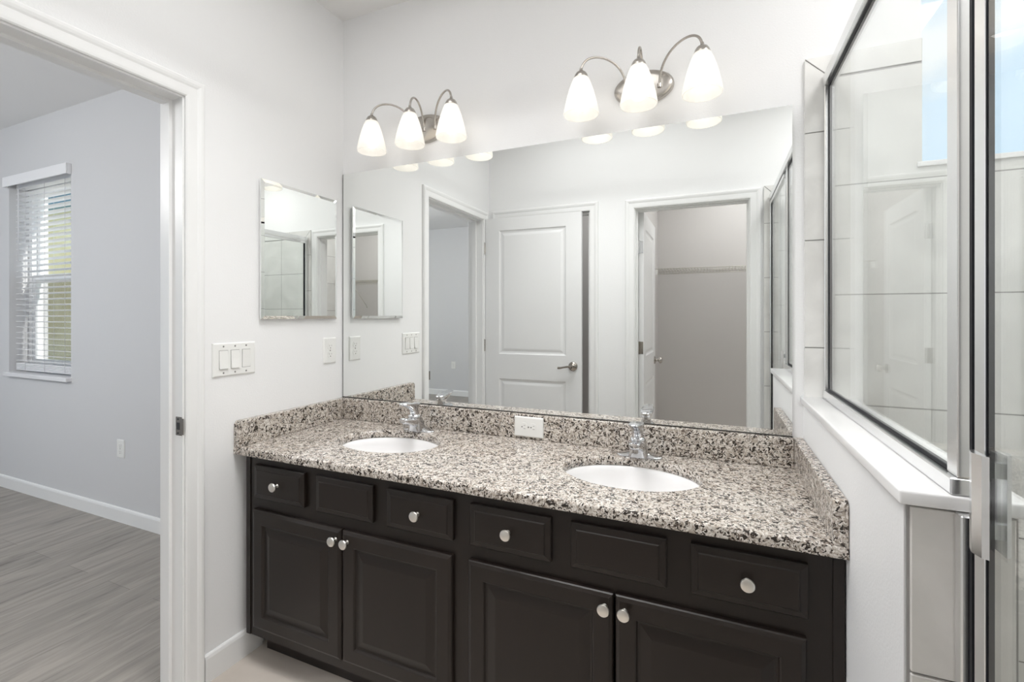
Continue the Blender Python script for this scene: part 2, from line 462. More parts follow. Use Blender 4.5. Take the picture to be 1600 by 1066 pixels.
# ---- tile in the shower
def tile_back(b):
    slab(b, 'y', -.008, 0, 2.003, XR, 0.0, 2.072, [(SW[0], SW[1], SW[2], 3)])
struct('wall_shower_tile', M['tile_back'], tile_back, 'pale stacked tile on the shower wall under the sky window', 'tile')
struct('wall_shower_tile_front', M['tile_back'], lambda b: slab(b, 'y', YF, YF + .008, 2.003, XR, 0, 2.072),
       'pale shower tile on the wall beside the closet doorway', 'tile')

def border(b, y0, s, x0=1.936, wd=.067, zt=2.142, win=True):
    """bullnose border: a column of tiles with mitred top corner and a top row; y0 the wall face, s the way it faces"""
    d = (0, s * .012, 0); g = .0018; zb = zt - wd
    cuts = [0.0, .520, .866, 1.211, 1.556, 1.902]
    for i, z in enumerate(cuts):
        z1 = cuts[i + 1] if i + 1 < len(cuts) else None
        if z1: p = [(x0, z + g), (x0 + wd, z + g), (x0 + wd, z1 - g), (x0, z1 - g)]
        else: p = [(x0, z + g), (x0 + wd, z + g), (x0 + wd, zb - g * 2), (x0, zt - g * 2)]
        prism(b, [(u, y0, v) for u, v in p], d)
    xs = [x0, 2.236, 2.58, XR] if not win else [x0, SW[0]]
    for i in range(len(xs) - 1):
        a, c = xs[i] + g, xs[i + 1] - g
        a0 = a + wd if i == 0 else a
        prism(b, [(u, y0, v) for u, v in ((a0, zb), (c, zb), (c, zt), (a, zt))], d)
    # grout bed behind the tiles
    prism(b, [(u, y0, v) for u, v in ((x0 + .001, 0), (x0 + wd, 0), (x0 + wd, zb), (xs[-1], zb), (xs[-1], zt - .001), (x0 + .001, zt - .001))], (0, s * .009, 0), mi=1)
M['grout'] = mat('grout', srgb(158, 156, 154), .8)
bm = BM(); border(bm, 0, -1)
tag(obj('trim_1', bm, [M['tile_plain'], M['grout']]), 'pale tile border with mitred corner between mirror and shower glass', 'tile border', kind='structure')
bm = BM(); border(bm, YF, 1, x0=1.957, win=False)
tag(obj('trim_2', bm, [M['tile_plain'], M['grout']]), 'pale tile border beside the closet doorway, seen in the mirrors', 'tile border', kind='structure')

def end_tiles(b):
    for z0, z1 in ((.778, 1.026), (.432, .774), (.086, .428)):
        box(b, (W + .006, -.890, z0), (2.058, -.899, z1), .0012, 1, 0)
    box(b, (W + .002, -.890, 0), (2.062, -.894, 1.029), 0, 1, 1)
bm = BM(); end_tiles(bm)
tag(obj('trim_3', bm, [M['tile_end'], M['grout']]), 'grey tile facing on the end of the half wall', 'tile', kind='structure')
struct('trim_4', M['capwhite'], lambda b: box(b, (W - .0105, -.907, 1.030), (2.078, 0, 1.052), .004, 3),
       'glossy white cap on top of the half wall', 'wall cap', smooth=40)
struct('trim_5', M['tile_plain'], lambda b: box(b, (W + .01, YF, 0), (2.055, -.8995, .10), .003),
       'tiled curb under the shower door', 'curb')

# ---- door casings and jambs
CAS = [(-.006, 0), (-.006, .008), (-.002, .011), (.006, .012), (.030, .0125), (.036, .015), (.044, .017), (.052, .017), (.057, .013), (.058, 0)]
def casing(b, axis, face, s, a, c, h):
    """mitred three-sided casing round the opening a..c, height h, on the wall plane 'face', standing off it in direction s"""
    P = lambda u, d, z: (face + s * d, u, z) if axis == 'x' else (u, face + s * d, z)
    rings = []
    for st in range(4):
        ring = []
        for o, t in CAS:
            o2 = o + .012
            u, z = ((a - o2, 0), (a - o2, h + o2), (c + o2, h + o2), (c + o2, 0))[st]
            ring.append(P(u, t, z))
        rings.append(ring)
    loft(b, rings)
    for f in b.faces: f.smooth = False
def jamb(b, axis, d0, d1, a, c, h, st0, st1):
    P = lambda u, d, z: (d, u, z) if axis == 'x' else (u, d, z)
    def U(e0, e1, q0, q1):
        out = [(a - e1, 0), (a - e1, h + e1), (c + e1, h + e1), (c + e1, 0), (c + e0, 0), (c + e0, h + e0), (a - e0, h + e0), (a - e0, 0)]
        v0 = [b.verts.new(P(u, q0, z)) for u, z in out]; v1 = [b.verts.new(P(u, q1, z)) for u, z in out]
        for i in (0, 1, 2):
            b.faces.new((v0[i], v0[i + 1], v0[6 - i], v0[7 - i])); b.faces.new((v1[i], v1[i + 1], v1[6 - i], v1[7 - i]))
        for i in range(8):
            b.faces.new((v0[i], v0[(i + 1) % 8], v1[(i + 1) % 8], v1[i]))
    U(0, J - .001, d0, d1)
    U(-.011, .0, st0, st1)
def doorway(k, axis, f0, f1, a, c, h, st, labels):
    """casing both sides + jamb with stop: f0 room face, f1 the far face"""
    s0 = 1 if f0 > f1 else -1
    o = struct('trim_%d' % k, M['trim'], lambda b: casing(b, axis, f0, s0, a, c, h), labels[0], 'door casing')
    struct('trim_%d' % (k + 1), M['trim'], lambda b: casing(b, axis, f1, -s0, a, c, h), labels[1], 'door casing')
    j = struct('trim_%d' % (k + 2), M['trim'], lambda b: jamb(b, axis, f0, f1, a, c, h, *st), labels[2], 'door jamb')
    return o, j
_, jamb1 = doorway(6, 'x', 0, XL, D1A, D1B, HEAD, (-.055, -.090),
        ('white moulded casing round the bedroom doorway, bathroom side', 'white casing round the bedroom doorway, bedroom side', 'white jamb with metal strike plate in the bedroom doorway'))
doorway(9, 'y', YF, YFB, D2A, D2B, HEAD + .004, (YF - .03, YF - .065),
        ('white casing round the closet doorway in the wide mirror', 'white casing on the inside of the closet doorway', 'white jamb lining the closet doorway'))
doorway(12, 'y', YF, YFB, D3A, D3B, HEAD + .016, (YF - .03, YF - .065),
        ('white casing partly hidden behind the open white door in the mirror', 'white casing on the far side of the hidden doorway', 'white jamb lining the doorway behind the open door'))
def strike(b):
    y = D1B - .0005
    box(b, (-.033, y - .0015, .902), (.0, y, .966), .0006, 1, 0)
    box(b, (-.026, y - .0022, .922), (-.012, y - .001, .946), 0, 1, 1)
    lathe(b, [(.003, -.0006), (.003, .0006)], 10, (-.020, y - .0018, .910), 'Y', mi=1)
    lathe(b, [(.003, -.0006), (.003, .0006)], 10, (-.020, y - .0018, .958), 'Y', mi=1)
    box(b, (-.001, y - .003, .906), (.012, y - .0012, .962), .0008, 1, 0)
bm = BM(); strike(bm); obj('strike_plate', bm, [M['bronze'], M['slot']], jamb1)['label'] = 'dark metal strike plate'

# ---- baseboards
def base_run(b, axis, f, s, a, c, h=.09):
    P = lambda d, z, u: (f + s * d, u, z) if axis == 'x' else (u, f + s * d, z)
    pr = [(0, 0), (.013, 0), (.013, h - .014), (.010, h - .004), (.005, h), (0, h)]
    loft(b, [[P(d, z, a) for d, z in pr], [P(d, z, c) for d, z in pr]])
    for q in b.faces: q.smooth = False
struct('baseboard_left', M['trim'], lambda b: base_run(b, 'x', 0, 1, D1B + .072, -.46, .10), 'short white baseboard between doorway and vanity', 'baseboard')
struct('baseboard_bedroom', M['trim'], lambda b: base_run(b, 'y', BYW, -1, BXL, XL), 'white baseboard under the bedroom window wall', 'baseboard')
struct('baseboard_bedroom_far', M['trim'], lambda b: base_run(b, 'y', BYF, 1, BXL, XL), 'white bedroom baseboard seen only in the wide mirror', 'baseboard')
struct('baseboard_closet', M['trim'], lambda b: base_run(b, 'y', -3.2, 1, 1.14, XR), 'white baseboard along the closet wall', 'baseboard')

# ------------------------------------------------------------------ interior doors (two moulded panels, both faces)
def panel_door(b, wd, ht, th, panels):
    """slab in local space: x 0..wd, y 0..th, z 0..ht"""
    prof = [(0, 0), (.010, .006), (.022, .0075), (.040, .0035), (.046, .003)]
    x0, x1 = panels[0][0], panels[0][1]
    zs = [0] + [z for p in panels for z in (p[2], p[3])] + [ht]
    for yf, s in ((0, 1), (th, -1)):
        q = lambda x, z, d=0: b.verts.new((x, yf + s * d, z))
        for xa, xb in ((0, x0), (x1, wd)):
            for za, zb in zip(zs, zs[1:]):
                b.faces.new([q(xa, za), q(xb, za), q(xb, zb), q(xa, zb)])
        for k in range(0, len(zs), 2):
            b.faces.new([q(x0, zs[k]), q(x1, zs[k]), q(x1, zs[k + 1]), q(x0, zs[k + 1])])
        for p in panels:
            rings = [[(p[0] + i, yf + s * d, p[2] + i), (p[1] - i, yf + s * d, p[2] + i), (p[1] - i, yf + s * d, p[3] - i), (p[0] + i, yf + s * d, p[3] - i)] for i, d in prof]
            loft(b, rings, False, True)
    q = b.verts.new
    for xx in (0, wd):
        for za, zb in zip(zs, zs[1:]):
            b.faces.new([q((xx, 0, za)), q((xx, th, za)), q((xx, th, zb)), q((xx, 0, zb))])
    for zz in (0, ht):
        for xa, xb in ((0, x0), (x0, x1), (x1, wd)):
            b.faces.new([q((xa, 0, zz)), q((xb, 0, zz)), q((xb, th, zz)), q((xa, th, zz))])
    bmesh.ops.remove_doubles(b, verts=b.verts[:], dist=1e-5)
    for f in b.faces: f.smooth = False

def hinge(b, z, x=0, y=.0):
    box(b, (x - .0006, y, z - .045), (x + .0012, y + .030, z + .045), .0006, 1)
    lathe(b, [(.006, z - .046), (.006, z + .046)], 12, (x - .004, y - .004, 0), 'Z')

def lever_set(b, x, th, z, ext=1):
    """round rose and drop lever on both faces; lever runs toward -x"""
    for yf, s in ((0, -1), (th, 1)):
        lathe(b, [(.034, 0), (.034, s * .004), (.030, s * .010), (.018, s * .014), (.012, s * .020), (.011, s * .040), (.013, s * .046), (.010, s * .052), (.002, s * .053)], 28, (x, yf, z), 'Y')
        pts = [(x, yf + s * .046, z), (x - .03, yf + s * .047, z + .001), (x - .06, yf + s * .044, z - .005), (x - .085, yf + s * .040, z - .011), (x - .105, yf + s * .040, z - .012)]
        tube(b, pts, [.0085, .0075, .0065, .0075, .0085], 12)

DW, DH, DT = .765, 2.062, .035
door1 = tag(bpy.data.objects.new('door_1', None), 'open white two-panel door with a lever, in the wide mirror', 'door', kind='structure')
C.objects.link(door1)
ang = R(2.0)
door1.location = (.016, -1.552, .012); door1.rotation_euler = (0, 0, -ang)
# local: x along the door, visible face toward +y
bm = BM(); panel_door(bm, DW, DH, DT, [(.115, DW - .115, .23, .815), (.115, DW - .115, 1.005, DH - .098)])
bmesh.ops.translate(bm, verts=bm.verts[:], vec=(0, -DT + .004, 0)); obj('door_panel', bm, M['doorwhite'], door1)
bm = BM(); lever_set(bm, DW - .062, DT, .93); bmesh.ops.translate(bm, verts=bm.verts[:], vec=(0, -DT + .004, 0))
obj('door_handle', bm, M['bronze'], door1, 40)
for z in (.25, 1.07, 1.83):
    bm = BM(); box(bm, (-.004, -.026, z - .045), (-.0008, .003, z + .045), .0006, 1); lathe(bm, [(.0055, z - .046), (.0055, z + .046)], 12, (-.004, .009, 0))
    obj('hinge', bm, M['nickel'], door1, 40)

DW2 = .711
door2 = tag(bpy.data.objects.new('door_2', None), 'white closet door swung inward, its hinge edge showing in the mirror', 'door', kind='structure')
C.objects.link(door2)
door2.location = (1.163, -1.747, .012); door2.rotation_euler = (0, 0, R(-90))
# local x -> world -y ; local y -> world +x
bm = BM(); panel_door(bm, DW2, DH, DT, [(.11, DW2 - .11, .23, .80), (.11, DW2 - .11, 1.00, DH - .115)]); obj('door_panel', bm, M['doorwhite'], door2)
def knob_pair(b):
    for yf, s in ((0, -1), (DT, 1)):
        lathe(b, [(.033, 0), (.033, s * .005), (.024, s * .010), (.011, s * .014), (.010, s * .030), (.020, s * .036), (.027, s * .046), (.027, s * .054), (.020, s * .063), (.004, s * .066)], 24, (DW2 - .062, yf, .925), 'Y')
bm = BM(); knob_pair(bm); obj('door_handle', bm, M['nickel'], door2, 40)
for z, mm in ((.25, 'nickel'), (1.068, 'bronze'), (1.80, 'chrome')):
    bm = BM(); box(bm, (-.0018, .002, z - .045), (0, .031, z + .045), .0006, 1); lathe(bm, [(.006, z - .046), (.006, z + .046)], 12, (-.006, .002, 0))
    obj('hinge', bm, M[mm], door2, 40)

# ------------------------------------------------------------------ windows
def bed_window():
    x0, x1, z0, z1 = WN
    root = thing('window_1', ((x0 + x1) / 2, .12, z0), 'white framed sash window behind the blinds in the bedroom', 'window', kind='structure')
    at = root.location
    def frame(b):
        slab(b, 'y', .085, .15, x0, x1, z0, z1, [(x0 + .045, x1 - .045, z0 + .05, z1 - .045)])
    part('window_frame', M['vinyl'], root, frame, at=at)
    zm = 1.60
    def sash(b, za, zb, y0):
        slab(b, 'y', y0, y0 + .025, x0 + .046, x1 - .046, za, zb, [(x0 + .084, x1 - .084, za + .042, zb - .042)])
    s1 = part('sash', M['vinyl'], root, lambda b: sash(b, zm - .03, z1 - .046, .118), at=at)
    s2 = part('sash', M['vinyl'], root, lambda b: sash(b, z0 + .051, zm + .03, .090), at=at)
    part('insect_screen', M['screen'], root, lambda b: box(b, (x0 + .05, .1455, z0 + .055), (x1 - .05, .1470, zm)), at=at)
    part('pane', M['glass'], s1, lambda b: box(b, (x0 + .083, .128, zm + .01), (x1 - .083, .133, z1 - .087)), at=at)
    part('pane', M['glass'], s2, lambda b: box(b, (x0 + .083, .100, z0 + .092), (x1 - .083, .105, zm - .01)), at=at)
bed_window()
struct('trim_15', M['sill'], lambda b: box(b, (WN[0] - .01, -.062, .858), (WN[1] + .008, .085, .887), .004, 2), 'white marble sill under the bedroom window', 'window sill')
def shower_window():
    x0, x1, z0, z1 = SW
    root = thing('window_2', ((x0 + x1) / 2, .15, z0), 'high frameless window showing blue sky above the shower', 'window', kind='structure')
    at = root.location
    part('window_frame', M['vinyl'], root, lambda b: slab(b, 'y', .13, .17, x0, x1, z0, z1, [(x0 + .012, x1 - .012, z0 + .012, z1 - .012)]), at=at)
    part('pane', M['glass'], root, lambda b: box(b, (x0 + .011, .146, z0 + .011), (x1 - .011, .152, z1 - .011)), at=at)
shower_window()
struct('trim_16', M['capwhite'], lambda b: box(b, (SW[0] - .012, -.016, SW[2] - .014), (SW[1] + .012, .13, SW[2] + .001), .002, 2), 'thin white ledge at the bottom of the high shower window', 'window sill')

# ------------------------------------------------------------------ blinds
def blinds():
    x0, x1 = WN[0] + .012, WN[1] - .012
    root = thing('window_blinds', ((x0 + x1) / 2, .0, .90), 'white slatted blinds hanging open in the bedroom window', 'blinds')
    at = root.location
    def val(b):
        box(b, (WN[0] - .02, -.062, 2.288), (WN[1] + .006, -.052, 2.362), .003, 2)
        box(b, (WN[0] - .02, -.052, 2.288), (WN[0] - .010, BYW - .0005, 2.362), .002, 1)
        box(b, (WN[1] - .004, -.052, 2.288), (WN[1] + .006, BYW - .0005, 2.362), .002, 1)
    part('valance', M['blind'], root, val, at=at)
    part('head_rail', M['blind'], root, lambda b: box(b, (x0, .004, 2.285), (x1, .056, 2.333), .002, 1), at=at)
    def sl(b):
        n = 7; r = []
        for xx in (x0, x1):
            top = [(xx, .005 + .05 * i / (n - 1), .0028 * (1 - ((i - 3) / 3) ** 2)) for i in range(n)]
            bot = [(p[0], p[1], p[2] - .0028) for p in top[::-1]]
            r.append(top + bot)
        loft(b, r)
    zs = [.975 + .0425 * i for i in range(31)]
    zs = [z for z in zs if z < 2.28]
    s0 = part('slat', M['blind'], root, sl, 30, at=(at.x, at.y, 0))
    s0.location = (0, 0, zs[0] - at.z); s0.rotation_euler = (R(-7), 0, 0)
    for z in zs[1:]:
        s = s0.copy(); C.objects.link(s); s.parent = root; s.location = (0, 0, z - at.z)
    part('bottom_rail', M['blind'], root, lambda b: [box(b, (x0, .004, .900 + .011 * k), (x1, .056, .9085 + .011 * k), .002, 1) for k in range(5)], at=at)
    for fx in (.17, .5, .83):
        xx = x0 + fx * (x1 - x0)
        def lad(b):
            for yy in (.003, .057):
                tube(b, [(xx, yy, .90), (xx, yy, 2.29)], .0011, 5)
        part('ladder_cord', M['cord'], root, lad, at=at)
    part('tilt_wand', M['cord'], root, lambda b: tube(b, [(x0 + .075, -.006, 2.29), (x0 + .08, -.012, 2.27), (x0 + .085, -.014, 1.72)], .004, 8), at=at)
blinds()

# ------------------------------------------------------------------ outside
struct('ground', M['bounce_ground'], lambda b: slab(b, 'z', -.25, -.12, -40, 25, .21, 45), 'unseen ground outside the bedroom window, made pale to bounce light', 'ground')
nh = thing('neighbor_house', (-14, 5.2, -.12), 'pale yellow house with teal band outside the bedroom window', 'house')
part('wall', M['stucco'], nh, lambda b: box(b, (-24, 4.4, -.12), (-7.5, 9, 3.85)), at=nh.location)
part('fascia', M['teal'], nh, lambda b: box(b, (-24.3, 4.05, 3.85), (-7.2, 9.3, 4.12)), at=nh.location)
def roof(b):
    prism(b, [(-24.4, 3.9, 4.12), (-24.4, 9.4, 4.12), (-24.4, 6.6, 6.2)], (17.3, 0, 0))
part('roof', M['whitetrim'], nh, roof, at=nh.location)
for k, xx in enumerate((-12.2, -10.9, -9.6)):
    part('downpipe', M['dark'], nh, lambda b: box(b, (xx, 4.36, -.1), (xx + .05, 4.40, 3.85)), at=nh.location)

# ------------------------------------------------------------------ vanity cabinets
def front_panel(b, x0, x1, z0, z1, yb, prof):
    """overlay front: back plane yb, profile (inset, stand-off) toward -y"""
    rings = []
    for i, d in [(0, 0)] + prof:
        rings.append([(x0 + i, yb - d, z0 + i), (x1 - i, yb - d, z0 + i), (x1 - i, yb - d, z1 - i), (x0 + i, yb - d, z1 - i)])
    loft(b, rings)
    for f in b.faces: f.smooth = False
DRW = [(0, .012), (.002, .014), (.016, .0165), (.018, .019), (.020, .0195)]
DOR = [(0, .012), (.0025, .0155), (.008, .018), (.011, .0195), (.050, .0195), (.053, .0175), (.056, .0125), (.060, .0115), (.064, .0120), (.088, .0180), (.091, .0185)]
YC = -.546
def knob(b, x, z):
    lathe(b, [(.0075, 0), (.0065, -.003), (.0050, -.007), (.0050, -.013), (.0090, -.0165), (.0150, -.0185), (.0162, -.0215), (.0150, -.0245), (.0100, -.0265), (.002, -.027)], 24, (x, YC - .0195, z), 'Y')
def vanity(xo, fl, fr, label):
    root = thing('vanity_cabinet', (xo, -.27, 0), label, 'cabinet', 'espresso vanity cabinets')
    at = root.location
    def body(b):
        l, r_ = xo - fl, xo + .914 + fr
        # carcass: closed box open at the top, with a face frame
        slab(b, 'y', YC, YC + .019, l, r_, .106, .7875, [(xo + .045, xo + .869, .165, .575), (xo + .050, xo + .265, .650, .742), (xo + .357, xo + .567, .650, .742), (xo + .660, xo + .869, .650, .742)])
        box(b, (l, YC + .019, .106), (l + .016, -.004, .7875)); box(b, (r_ - .016, YC + .019, .106), (r_, -.004, .7875))
        box(b, (l, YC + .019, .106), (r_, -.004, .122)); box(b, (l + .016, -.012, .122), (r_ - .016, -.004, .7875))
    part('body', M['cab'], root, body, at=at)
    part('toe_kick', M['toe'], root, lambda b: box(b, (xo - fl + .012, -.468, 0), (xo + .914 + fr - .0, -.452, .106)), at=at)
    if fl: part('filler_strip', M['cab'], root, lambda b: box(b, (xo - fl, YC - .004, .106), (xo - .002, YC, .7875), .001, 1), at=at)
    if fr: part('filler_strip', M['cab'], root, lambda b: box(b, (xo + .914 + .021, YC - .004, .106), (xo + .914 + fr, YC, .7875), .001, 1), at=at)
    for i, (a, c) in enumerate(((.032, .283), (.339, .585), (.642, .887))):
        bm = BM(); front_panel(bm, xo + a, xo + c, .635, .757, YC - .0005, DRW)
        d = obj('false_drawer_front' if i == 1 else 'drawer', bm, M['cab'], root, at=at)
        if i != 1: part('knob', M['satin'], d, lambda b: knob(b, xo + (a + c) / 2, .697), 35, at=at)
    for a, c, kx in ((.027, .4535, .433), (.4595, .884, .484)):
        bm = BM(); front_panel(bm, xo + a, xo + c, .148, .590, YC - .0005, DOR)
        d = obj('cabinet_door', bm, M['cab'], root, at=at)
        part('knob', M['satin'], d, lambda b: knob(b, xo + kx, .556), 35, at=at)
    return root
vanity(.060, .024, 0, 'espresso vanity cabinet under the sink nearest the doorway')
vanity(.974, 0, .043, 'espresso vanity cabinet under the sink nearest the half wall')

# ------------------------------------------------------------------ countertop with two oval cut-outs
ZC = .818
SINKS = [(.490, -.268), (1.422, -.268)]
SA, SB = .216, .158
ct = thing('countertop', (.967, -.288, ZC - .030), 'speckled cream and brown granite countertop on the dark vanity', 'countertop')
def counter(b):
    x0, x1, y0, y1 = .001, W - .001, -.577, -.001
    e = .006
    segs = 72
    def rect(z, i, iy): return [(x0, y0 + i, z), (x1, y0 + i, z), (x1, y1, z), (x0, y1, z)]
    outer = [b.verts.new(p) for p in rect(ZC, e, 0)]
    edges = [b.edges.new((outer[i], outer[(i + 1) % 4])) for i in range(4)]
    holes = []
    for cx, cy in SINKS:
        h = [b.verts.new((cx + SA * math.cos(2 * math.pi * k / segs), cy + SB * math.sin(2 * math.pi * k / segs), ZC)) for k in range(segs)]
        edges += [b.edges.new((h[i], h[(i + 1) % segs])) for i in range(segs)]; holes.append(h)
    bmesh.ops.triangle_fill(b, use_beauty=True, use_dissolve=False, edges=edges)
    # underside
    bot = [f for f in b.faces]
    low = {}
    def lo(v):
        if v not in low:
            low[v] = b.verts.new((v.co.x, v.co.y, ZC - .030))
        return low[v]
    for f in bot:
        b.faces.new([lo(v) for v in reversed(f.verts)])
    for h in holes:
        for i in range(segs):
            f = b.faces.new((h[i], h[(i + 1) % segs], lo(h[(i + 1) % segs]), lo(h[i]))); f.smooth = True
    # rounded front edge, then sides and back
    pr = [(e, 0), (e * .45, -.0012), (e * .1, -.004), (0, -.008), (0, -.022), (e * .1, -.026), (e * .45, -.0288), (e, -.030)]
    fr0 = [outer[0]] + [b.verts.new((x0, y0 + i, ZC + z)) for i, z in pr[1:-1]] + [lo(outer[0])]
    fr1 = [outer[1]] + [b.verts.new((x1, y0 + i, ZC + z)) for i, z in pr[1:-1]] + [lo(outer[1])]
    for i in range(len(fr0) - 1):
        b.faces.new((fr0[i], fr1[i], fr1[i + 1], fr0[i + 1]))
    b.faces.new(fr0[::-1] + []); b.faces.new(fr1)
    for a, c in ((1, 2), (2, 3), (3, 0)):
        b.faces.new((outer[a], outer[c], lo(outer[c]), lo(outer[a])))
part('slab', M['granite'], ct, counter, at=ct.location)
ZS = .9158; T = .0295
part('backsplash', M['granite'], ct, lambda b: box(b, (T + .0005, -T, ZC + .0003), (W - T - .0005, -.001, ZS), .003, 2), at=ct.location)
def side_splash(b, x0, x1):
    r = .016; y0 = -.5755; y1 = -.001
    pts = [(y1, ZC + .0003), (y0, ZC + .0003), (y0, ZS - r)] + [(y0 + r - r * math.cos(t * math.pi / 12), ZS - r + r * math.sin(t * math.pi / 12)) for t in range(1, 6)] + [(y0 + r, ZS), (y1, ZS)]
    fs = prism(b, [(x0, y, z) for y, z in pts], (x1 - x0, 0, 0))
    finish(b)
    es = [e for e in b.edges if any(len(f.verts) > 4 for f in e.link_faces)]
    bmesh.ops.bevel(b, geom=es, offset=.0025, segments=2, profile=.5, affect='EDGES')
part('side_splash', M['granite'], ct, lambda b: side_splash(b, .001, T), at=ct.location)
part('side_splash', M['granite'], ct, lambda b: side_splash(b, W - T, W - .001), at=ct.location)

# ------------------------------------------------------------------ sinks
def sink(cx, cy, label):
    root = thing('sink_basin', (cx, cy, ZC - .030), label, 'sink', 'undermount oval sinks')
    def bowl(b):
        prof_in = [(1.10, -.0005), (1.015, -.0005), (.985, -.006), (.96, -.025), (.90, -.070), (.78, -.110), (.55, -.136), (.25, -.145), (.09, -.148)]
        prof_out = [(.09, -.162), (.25, -.160), (.58, -.150), (.84, -.120), (.96, -.075), (1.01, -.030), (1.10, -.012)]
        n = 56
        rings = [[(SA * s * math.cos(2 * math.pi * k / n), SB * s * math.sin(2 * math.pi * k / n), z) for k in range(n)] for s, z in prof_in + prof_out]
        loft(b, rings + [rings[0]], False, False)
        bmesh.ops.remove_doubles(b, verts=b.verts[:], dist=1e-6)
    part('basin', M['porcelain'], root, bowl, 50)
    part('drain', M['chrome'], root, lambda b: lathe(b, [(.024, -.150), (.024, -.1445), (.020, -.1430), (.008, -.1445), (.001, -.1446)], 28), 40)
    return root
s0 = sink(SINKS[0][0], SINKS[0][1], 'white oval undermount sink nearest the doorway')
dup(s0, (SINKS[1][0], SINKS[1][1], ZC - .030), 'white oval undermount sink nearest the half wall and shower')

# ------------------------------------------------------------------ faucets
def faucet(loc, label):
    root = thing('faucet', loc, label, 'faucet', 'chrome lever faucets')
    def base(b):
        rings = []
        n = 18; m = 20
        for i in range(n + 1):
            x = -.079 + .158 * i / n
            q = max(0.0, 1 - abs(x / .0795) ** 3.0)
            d = .003 + .024 * q ** .5
            h = .004 + .005 * q ** .5 + .022 * math.exp(-(x / .034) ** 2)
            ring = [(x, d * math.cos(math.pi * k / m), h * math.sin(math.pi * k / m) ** .8 if 0 < k < m else 0.0) for k in range(m + 1)]
            rings.append(ring)
        loft(b, rings)
    part('base_plate', M['chrome'], root, base, 50)
    def sq(c, p): return math.copysign(abs(c) ** p, c)
    T32 = [2 * math.pi * k / 32 for k in range(32)]
    def body(b):
        loft(b, [[(rx * sq(math.cos(t), .75), yo + ry * sq(math.sin(t), .75), z) for t in T32] for z, rx, ry, yo in (
            (.006, .0345, .036, -.012), (.024, .0315, .034, -.014), (.044, .0285, .030, -.018), (.054, .0265, .0265, -.024), (.058, .0275, .0270, -.028), (.066, .0265, .0260, -.031), (.074, .0215, .0210, -.033), (.079, .012, .012, -.034))])
    part('body', M['chrome'], root, body, 40)
    def spout(b):
        loft(b, [[(a * sq(math.cos(t), .7), y, z + c * sq(math.sin(t), .7)) for t in T32] for y, z, a, c in (
            (-.008, .036, .0265, .024), (-.040, .042, .0250, .0205), (-.070, .051, .0225, .0160), (-.095, .058, .0205, .0130), (-.110, .062, .0190, .0115), (-.116, .063, .0150, .0080))])
        lathe(b, [(.0105, .036), (.0105, .054)], 20, (0, -.098, 0))
    part('spout', M['chrome'], root, spout, 45)
    def lever(b):
        loft(b, [[(hx * sq(math.cos(t), .8), cy + hy * math.sin(t), z - .11 * (cy + hy * math.sin(t) + .035)) for t in T32] for z, cy, hy, hx in (
            (.074, -.033, .019, .0195), (.084, -.034, .0185, .0190), (.094, -.039, .024, .0180), (.104, -.047, .035, .0195), (.112, -.055, .050, .0220), (.118, -.061, .063, .0240), (.123, -.064, .067, .0245), (.126, -.064, .063, .0220))])
    part('lever', M['chrome'], root, lever, 45)
    return root
f0 = faucet((.497, -.082, ZC + .0004), 'chrome lever faucet behind the sink nearest the doorway')
dup(f0, (1.425, -.082, ZC + .0004), 'chrome lever faucet behind the sink nearest the half wall')

# ------------------------------------------------------------------ wide mirror
mr = thing('wall_mirror', (.954, 0, .9187), 'wide frameless mirror above the granite backsplash', 'mirror')
part('glass', M['mirror'], mr, lambda b: box(b, (.0065, -.0065, .9195), (1.902, -.0012, 2.0037)), at=mr.location)
def medge(b):
    box(b, (.0035, -.0062, .9180), (.0064, -.001, 2.0037)); box(b, (.0035, -.0100, .9160), (1.902, -.001, .9196))
part('channel', M['mirroredge'], mr, medge, at=mr.location)

# ------------------------------------------------------------------ medicine cabinet
mc = thing('medicine_cabinet', (0, -.267, 1.30), 'small rectangular mirrored cabinet hung on the wall above the switch plate', 'cabinet')
part('body', M['plastic'], mc, lambda b: box(b, (.0004, -.463, 1.306), (.010, -.070, 1.856), .001, 1), at=mc.location)
def mcdoor(b):
    x1, bev = .021, .013
    y0, y1, z0, z1 = -.471, -.062, 1.300, 1.862
    loft(b, [[(x, y0 + i, z0 + i), (x, y1 - i, z0 + i), (x, y1 - i, z1 - i), (x, y0 + i, z1 - i)] for x, i in ((.0105, 0), (.0175, 0), (x1, bev))])
    for f in b.faces: f.smooth = False
part('mirror_door', M['mirror'], mc, mcdoor, at=mc.location)

